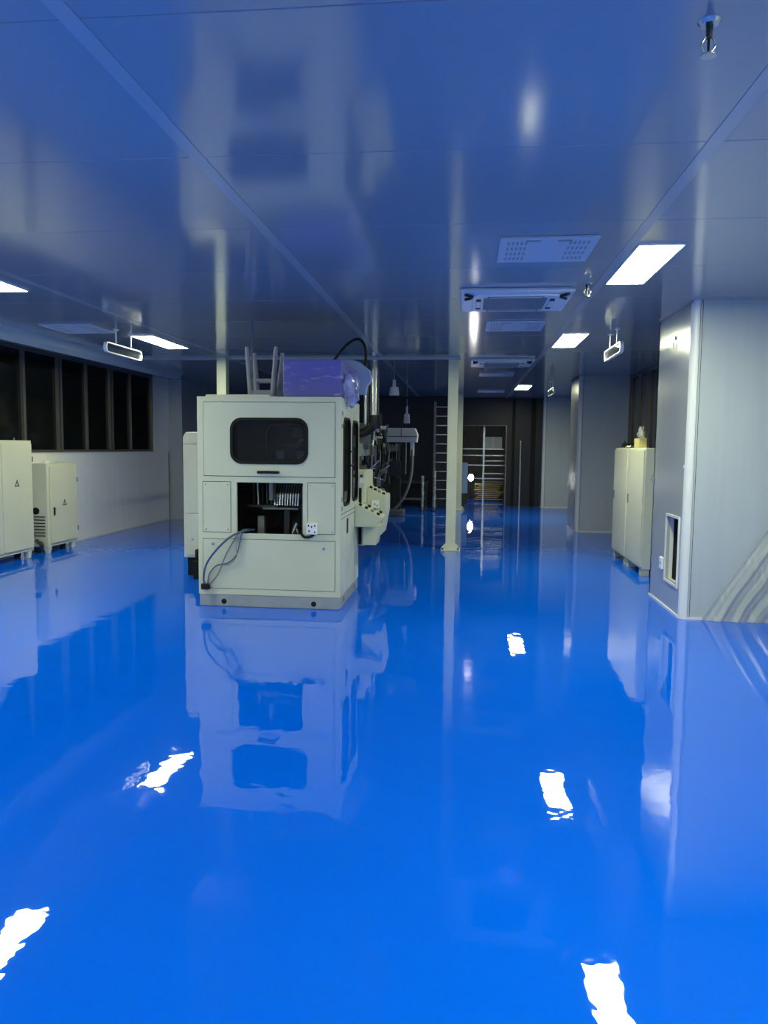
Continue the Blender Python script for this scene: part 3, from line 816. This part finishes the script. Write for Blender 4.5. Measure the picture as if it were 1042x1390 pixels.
for i in range(26):
    yv = 11.3+i*0.19
    x = -1.72+rr.uniform(-0.08, 0.12)
    z0 = rr.uniform(0.75, 1.95)
    a_, b_, c_ = rr.uniform(.03, .09), rr.uniform(.03, .1), rr.uniform(.03, .10)
    if i % 3:
        MB().box(x-a_, x+a_*0.5, yv, yv+b_, z0, z0+c_).build('valve_block', rr.choice([M_STEEL, M_MIDMETAL, M_PAPER, M_DKMETAL]), ln, 0.006)
    else:
        MB().cyl((x-0.08, yv, z0), (x+0.04, yv, z0), c_*0.7, n=12).build('gauge', rr.choice([M_STEEL, M_MIDMETAL, M_BLACK]), ln)
for i in range(8):
    yv = 11.2+i*0.62
    MB().cyl((-1.86, yv, 0.95+0.1*(i % 3)), (-1.50, yv+0.1, 0.95+0.12*(i % 4)), 0.014, n=8).build('arm', rr.choice([M_STEEL, M_MIDMETAL]), ln)
# grey round motor and cream boxes along the side
MB().cyl((-1.95, 12.4, 1.72), (-1.58, 12.4, 1.72), 0.22, n=20).build('motor', M_MIDMETAL, ln)
nb = box('terminal_box', M_CREAM, ln, -2.0, -1.66, 11.9, 13.4, 1.40, 1.60, 0.008)
box('cover_plate', M_MIDMETAL, nb, -1.66, -1.652, 13.2, 14.1, 1.38, 1.58)
# tall steel tubes from the line up toward the ceiling
for (x, yv, r, za, zb_, m_) in ((-1.45, 12.0, 0.07, 2.05, CEIL, M_STEEL), (-1.60, 12.1, 0.04, 1.9, CEIL, M_STEEL)):
    MB().cyl((x, yv, za), (x, yv, zb_), r, n=18).build('exhaust_tube', m_, ln)
MB().tube([(-1.44, 12.0, 2.06), (-1.46, 12.02, 1.9), (-1.62, 12.1, 1.78), (-1.9, 12.2, 1.74)], 0.07, 12, 5).build('exhaust_elbow', M_DKMETAL, ln)
MB().cyl((-1.9, 13.0, 2.38), (-0.25, 13.0, 2.40), 0.02, n=8).build('cross_pipe', M_BLACK, ln)
# overhead pendants
for (x, yv, z0, z1, r) in ((-1.17, 12.3, 2.38, 2.60, 0.085), (-1.17, 15.0, 2.02, 2.32, 0.065)):
    pd = thing('hanging_lamp', (x, yv, CEIL), 'grey hanging lamp over the production line, ' + ('higher and nearer of two' if z0 > 2.1 else 'lower and farther of two'), 'lamp', 'hanging lamps over the line')
    MB().cyl((x, yv, z1+0.02), (x, yv, CEIL), 0.009, n=6).build('cord', M_MIDMETAL, pd)
    MB().cyl((x, yv, z0), (x, yv, z0+(z1-z0)*0.6), r, r*0.8, 14).cyl((x, yv, z0+(z1-z0)*0.6), (x, yv, z1+0.03), r*0.35, r*0.3, 10).build('shade', M_VENT, pd)
# control box on an arm with thick grey hose at the far end
cb = thing('control_box', (-1.45, 17.0, 0), 'cream control box on a dark stand with a grey hose, beyond the machine', 'control box')
MB().prism([(-1.79, 1.66), (-1.09, 1.66), (-1.07, 1.83), (-1.13, 1.97), (-1.79, 1.97)], 1, 16.8, 17.25).build('housing', M_PAPER, cb, 0.01)
box('lid_joint', M_DARKGAP, cb, -1.79, -1.075, 16.795, 16.8, 1.775, 1.79)
box('lid_joint', M_DARKGAP, cb, -1.44, -1.425, 16.795, 16.8, 1.79, 1.96)
box('stand', M_DKMETAL, cb, -1.62, -1.46, 17.0, 17.2, 0.12, 1.67)
box('stand_foot', M_MIDMETAL, cb, -1.80, -1.36, 16.85, 17.3, 0, 0.14, 0.02)
box('junction', M_PAPER, cb, -1.24, -1.15, 16.95, 17.05, 1.35, 1.66, 0.01)
MB().tube([(-1.20, 16.98, 1.5), (-1.19, 16.95, 1.2), (-1.22, 16.92, 0.85), (-1.33, 16.9, 0.5), (-1.48, 16.9, 0.27), (-1.60, 16.9, 0.14)], 0.035, 10, 6).build('hose', M_CGREY, cb)
MB().cyl((-1.33, 16.95, 1.66), (-1.33, 16.95, 0.95), 0.014, n=8).build('rod', M_STEEL, cb)
for i in range(6):
    MB().cyl((-1.72+0.06*i, 16.9, 1.64), (-1.70+0.05*i, 17.0, rr.uniform(.5, 1.2)), rr.uniform(.01, .02), n=6).build('cable', rr.choice([M_BLACK, M_CGREY, M_STEEL]), cb)
box('drive_block', M_MIDMETAL, cb, -1.76, -1.50, 16.9, 17.0, 1.45, 1.60, 0.01)
box('drive_block', M_DKMETAL, cb, -1.70, -1.44, 16.9, 17.0, 0.9, 1.25, 0.01)

# ladder against the far wall
ld = thing('ladder', (-0.56, 19.6, 0), 'tall metal ladder standing upright behind the cream pole', 'ladder')
for x in (-0.80, -0.34):
    box('rail', M_MIDMETAL, ld, x-0.03, x+0.03, 19.57, 19.63, 0, 2.72, 0.004)
for i in range(11):
    box('rung', M_STEEL, ld, -0.77, -0.37, 19.585, 19.615, 0.22+0.235*i, 0.245+0.235*i, 0.003)
# wrapped shiny posts near the ladder
for k, (x, yv, zt, lb_) in enumerate(((-0.74, 18.4, 0.98, 'thin shiny wrapped post at the foot of the ladder'), (-1.03, 18.4, 0.86, 'thin shiny wrapped post standing away from the ladder'))):
    t = thing('barrier_post', (x, yv, 0), lb_, 'post', 'shiny posts by the ladder')
    MB().cyl((x, yv, 0.02), (x, yv, zt), 0.022, n=10).build('shaft', M_STEEL, t)
    MB().cyl((x, yv, 0), (x, yv, 0.025), 0.09, n=16).build('foot', M_DKMETAL, t)
    def wr_(u, v, x=x, yv=yv, zt=zt):
        a = u*2*PI
        r = 0.035+0.02*noise.noise(Vector((math.cos(a)*2, math.sin(a)*2, v*6+x*9)))
        return (x+r*math.cos(a), yv+r*math.sin(a), 0.1+(zt-0.1)*v)
    MB().grid(wr_, 14, 18).build('film', M_FILM, t, fix=False)
tb = thing('low_bench', (-1.35, 19.6, 0), 'low dark bench along the far wall near the ladder', 'bench')
box('top', M_DKMETAL, tb, -1.75, -0.95, 19.4, 19.9, 0.62, 0.68, 0.005)
for x in (-1.7, -1.0):
    for yv in (19.45, 19.85):
        box('leg', M_DKMETAL, tb, x-0.025, x+0.025, yv-0.025, yv+0.025, 0, 0.62)
box('shelf', M_MIDMETAL, tb, -1.7, -1.0, 19.45, 19.85, 0.2, 0.23)

# ================================================================== STORE ROOM CONTENTS
sr = thing('storage_rack', (0.5, Y1+0.9, 0), 'metal storage rack with thin cross bars inside the lit doorway', 'rack')
for x in (-0.3, 0.50, 1.32):
    box('upright', M_STEEL if x == 0.50 else M_MIDMETAL, sr, x-0.025, x+0.025, Y1+0.75, Y1+0.80, 0, 2.5)
for z, xa, xb in ((1.52, -0.3, 1.32), (1.34, -0.3, 1.32), (1.07, -0.3, 1.32), (0.70, 0.2, 1.32), (1.19, 0.5, 1.32), (0.84, 0.5, 1.32)):
    box('beam', M_STEEL, sr, xa, xb, Y1+0.72, Y1+0.75, z-0.014, z+0.014)
box('shelf_board', M_ROOM2, sr, 0.5, 1.32, Y1+0.8, Y1+1.3, 0.55, 0.60)
bd = thing('blue_board', (-0.02, Y1+0.5, 0), 'upright bright blue board beside the work lamp in the doorway', 'board')
box('sheet', M_BOARDB, bd, -0.13, 0.065, Y1+0.42, Y1+0.46, 0.30, 1.14, 0.004)
box('foot', M_DKMETAL, bd, -0.13, 0.065, Y1+0.34, Y1+0.54, 0, 0.30)
wlmp = thing('work_lamp', (0.16, Y1+1.2, 0), 'dazzling white work lamp on a stand in the store room doorway', 'lamp')
MB().cyl((0.16, Y1+1.2, 0), (0.16, Y1+1.2, 0.62), 0.015, n=8).build('stand', M_DKMETAL, wlmp)
MB().cyl((0.16, Y1+1.2, 0), (0.16, Y1+1.2, 0.02), 0.12, n=14).build('foot', M_DKMETAL, wlmp)
bul = MB()
def sph(c, r):
    return lambda u, v: (c[0]+r*math.cos(2*PI*u)*math.sin(PI*v), c[1]+r*math.sin(2*PI*u)*math.sin(PI*v), c[2]+1.3*r*math.cos(PI*v))
bul.grid(sph((0.16, Y1+1.2, 0.70), 0.075), 16, 10)
bul.build('bulb', M_SPOT, wlmp)
br = thing('bar_rack', (0.5, Y1+1.5, 0), 'low rack of brass coloured bars on the store room floor beside the work lamp', 'rack')
for x in (0.30, 1.05):
    for yv in (Y1+1.45, Y1+2.1):
        box('post', M_DKMETAL, br, x-0.02, x+0.02, yv-0.02, yv+0.02, 0, 0.52)
for k in range(9):
    z = 0.06+0.055*k
    box('bar', M_GOLD, br, 0.26+0.03*((k*7) % 5), 1.12-0.06*((k*3) % 4), Y1+1.40+0.02*(k % 2), Y1+1.43+0.02*(k % 2), z, z+0.016, 0.003)
box('shelf', M_ROOM2, br, 0.28, 1.08, Y1+1.47, Y1+2.1, 0.20, 0.22)
bx_ = thing('carton', (0.85, Y1+1.6, 1.35), 'pale carton up on the storage rack in the doorway', 'carton')
box('body', M_VENT, bx_, 0.52, 1.0, Y1+0.82, Y1+1.2, 1.534, 1.86, 0.006)
box('tape', M_PAPER, bx_, 0.73, 0.78, Y1+0.815, Y1+0.82, 1.54, 1.86)

# ================================================================== CABINETS BY THE LEFT WALL
def warning_triangle(parent, x, y, z, s):
    k = 0.87*s/2
    MB().plate([(y-s/2, z-k), (y+s/2, z-k), (y, z+k)], [[(y-s/2+0.2*s, z-k+0.12*s), (y+s/2-0.2*s, z-k+0.12*s), (y, z+k-0.24*s)]], 0, x, x+0.0015).build('warning_triangle', M_BLACK, parent)
    MB().prism([(y+0.02*s, z+0.14*s), (y-0.09*s, z-0.12*s), (y-0.01*s, z-0.10*s), (y-0.03*s, z-0.28*s), (y+0.08*s, z-0.03*s), (y+0.0*s, z-0.04*s)], 0, x, x+0.0015).build('warning_bolt', M_BLACK, parent)

def left_cabinet(x0, x1, y0, y1, zt, zf, splits, label, tri):
    t = thing('electrical_cabinet', ((x0+x1)/2, (y0+y1)/2, 0), label, 'cabinet', 'cream electrical cabinets by the window wall')
    box('body', M_CREAM2, t, x0, x1-0.02, y0, y1, zf, zt, 0.006)
    ys = [y0]+splits+[y1]
    for a, b in zip(ys[:-1], ys[1:]):
        d = box('door', M_CREAM2, t, x1-0.018, x1, a+(0.055 if a == y0 else 0.004), b-(0.025 if b == y1 else 0.004), zf+0.045, zt-0.04, 0.004)
        if b == y1:
            ym = (a+b)/2
            warning_triangle(d, x1, ym+tri[1], tri[0], 0.105)
            if not splits:
                box('latch', M_DKMETAL, d, x1, x1+0.018, a+0.12, a+0.15, 0.47*zt-0.06, 0.47*zt+0.05, 0.004)
            for z in (zf+0.2, zt-0.25):
                box('hinge', M_STEEL, d, x1-0.006, x1+0.006, b-0.024, b-0.005, z-0.035, z+0.035, 0.003)
    for fx in (x0+0.06, x1-0.07):
        for fy in (y0+0.07, y1-0.07):
            MB().cyl((fx, fy, 0), (fx, fy, zf), 0.04, 0.06, 10).build('foot', M_CREAM2 if fx > x0+0.1 else M_DKMETAL, t)
    return t
cbig = left_cabinet(-6.08, -5.80, 8.25, 9.66, 1.585, 0.10, [8.965], 'taller cream electrical cabinet cut by the picture edge', (1.03, -0.03))
csm = left_cabinet(-6.08, -5.80, 10.02, 10.83, 1.265, 0.09, [], 'shorter narrow cream electrical cabinet beside the taller one', (0.70, 0.02))
# loose things by the cabinets
for i in range(6):
    pass
vt = MB()
for i in range(7):
    vt.box(-6.02, -5.86, 10.012, 10.02, 0.24+0.045*i, 0.255+0.045*i)
vt.build('louvre_slots', M_DARKGAP, csm)
MB().cyl((-5.99, 10.019, 0.60), (-5.99, 10.005, 0.60), 0.05, n=16).build('cable_gland', M_BLACK, csm)
MB().tube([(-5.99, 10.01, 0.18), (-5.93, 9.97, 0.16), (-5.88, 9.95, 0.14), (-5.90, 9.97, 0.08)], 0.03, 8, 5).build('cable_stub', M_DKMETAL, csm)
tp = MB().cyl((-5.95, 10.25, 1.266), (-5.95, 10.25, 1.30), 0.05, n=14).build('tape_roll', M_PAPER)
tag(tp, 'white tape roll on the shorter cream cabinet', 'tape')
rg = MB().grid(lambda u, v: (-5.92+0.10*u, 10.38+0.16*v, 1.268+0.03*abs(noise.noise(Vector((u*5, v*5, 2))))+0.004), 8, 8).build('crumpled_paper', M_PAPER, fix=False)
tag(rg, 'crumpled white paper on the shorter cream cabinet', 'paper')
def bagfn(u, v):
    a, b = u*2*PI, v*PI
    n_ = 1+0.5*noise.noise(Vector((math.cos(a)*math.sin(b)*2.5, math.sin(a)*math.sin(b)*2.5, math.cos(b)*2.5)))
    return (-5.95+0.10*n_*math.cos(a)*math.sin(b), 8.92+0.16*n_*math.sin(a)*math.sin(b), max(1.589, 1.70+0.12*n_*math.cos(b)))
bg = MB().grid(bagfn, 24, 16).build('plastic_bag', M_FILM, fix=False)
tag(bg, 'crumpled clear plastic bag on the taller cream cabinet', 'bag')
eye = MB().cyl((-5.86, 9.34, 1.585), (-5.86, 9.34, 1.62), 0.012, n=8).build('lifting_eye', M_STEEL, cbig)

# ================================================================== CABINETS ON THE RIGHT
def right_cabinet(y0, y1, label):
    x0, x1, zt, zf = 2.145, 2.72, 1.57, 0.085
    t = thing('storage_cabinet', ((x0+x1)/2, (y0+y1)/2, 0), label, 'cabinet', 'cream cabinets by the clad columns')
    box('body', M_CREAM2, t, x0+0.02, x1, y0, y1, zf, zt, 0.006)
    box('door', M_CREAM2, t, x0, x0+0.019, y0+0.02, y1-0.02, zf+0.03, zt-0.025, 0.004)
    box('latch', M_STEEL, t, x0-0.014, x0, y1-0.12, y1-0.09, 0.85, 0.97, 0.004)
    for fx in (x0+0.07, x1-0.07):
        for fy in (y0+0.08, y1-0.08):
            box('foot', M_CREAM2, t, fx-0.05, fx+0.05, fy-0.05, fy+0.05, 0, zf, 0.004)
    return t
right_cabinet(9.46, 10.36, 'nearer cream cabinet, the one showing its flank beside the niche column')
right_cabinet(10.40, 11.30, 'farther cream cabinet with a shiny front, toward the second clad column')
ZT = 1.571
yc_ = thing('yellow_carton', (2.30, 10.0, ZT), 'small yellow carton on the nearer cream cabinet', 'carton')
box('body', M_YELLOW, yc_, 2.19, 2.29, 9.98, 10.25, ZT, ZT+0.12, 0.004)
box('flap', M_YELLOW, yc_, 2.19, 2.285, 9.93, 9.985, ZT+0.118, ZT+0.124)
bk = thing('black_box', (2.25, 10.9, ZT), 'small black device on the farther cream cabinet', 'device')
box('body', M_BLACK, bk, 2.18, 2.36, 10.85, 11.0, ZT, ZT+0.07, 0.008)
MB().cyl((2.20, 10.9, ZT+0.07), (2.20, 10.9, ZT+0.10), 0.012, n=8).build('knob', M_DKMETAL, bk)
pp = MB().grid(lambda u, v: (2.17+0.2*u, 10.42+0.3*v, ZT+0.004+0.05*abs(noise.noise(Vector((u*4, v*4, 9))))), 10, 10).build('crumpled_paper', M_PAPER, fix=False)
tag(pp, 'crumpled white wrapping on the farther cream cabinet beside the yellow carton', 'paper')
def bag2(u, v):
    a, b = u*2*PI, v*PI
    n_ = 1+0.5*noise.noise(Vector((math.cos(a)*math.sin(b)*2.5+4, math.sin(a)*math.sin(b)*2.5, math.cos(b)*2.5)))
    return (2.42+0.05*n_*math.cos(a)*math.sin(b), 10.9+0.08*n_*math.sin(a)*math.sin(b), max(ZT+0.002, ZT+0.15+0.14*n_*math.cos(b)))
tag(MB().grid(bag2, 20, 14).build('plastic_bag', M_FILM, fix=False), 'clear plastic bag standing upright on the farther cream cabinet', 'bag')

# socket on the niche column and the plastic sheet leaning on its front
sk = thing('wall_socket', (1.985, 7.78, 0.42), 'white wall socket beside the niche of the clad column', 'socket')
MB().box(1.960, 1.984, 7.735, 7.83, 0.36, 0.48).build('plate', M_SOCKET, sk, 0.006)
box('slot', M_BLACK, sk, 1.9585, 1.961, 7.76, 7.77, 0.41, 0.43)
box('slot', M_BLACK, sk, 1.9585, 1.961, 7.79, 7.80, 0.41, 0.43)
def sheet(u, v):
    x = 2.16+0.79*u
    ztop = 0.04+1.25*(u**1.12)
    z = 0.006+ztop*v
    c = (x-2.16)*0.845-z*0.534
    w_ = 1.8*noise.noise(Vector((x*2.0+z, z*1.6, 0.7)))
    fold = 0.016*math.sin(c*42+w_*1.5)+0.007*math.sin(c*95+3*w_)
    yv = 7.045-0.05*(1-v)*u+fold*(0.45+0.55*(1-v))
    return (x, min(yv, 7.075), z)
tag(MB().grid(sheet, 60, 40).build('plastic_sheet', film_material('draped_film', (0.52, 0.56, 0.58), 0.7, 0.2, 0.0004, (2.5, 1, 0.5), 0.48), fix=False), 'clear plastic sheet draped in slanting folds against the clad column front', 'plastic sheet')

bpy.context.view_layer.update()
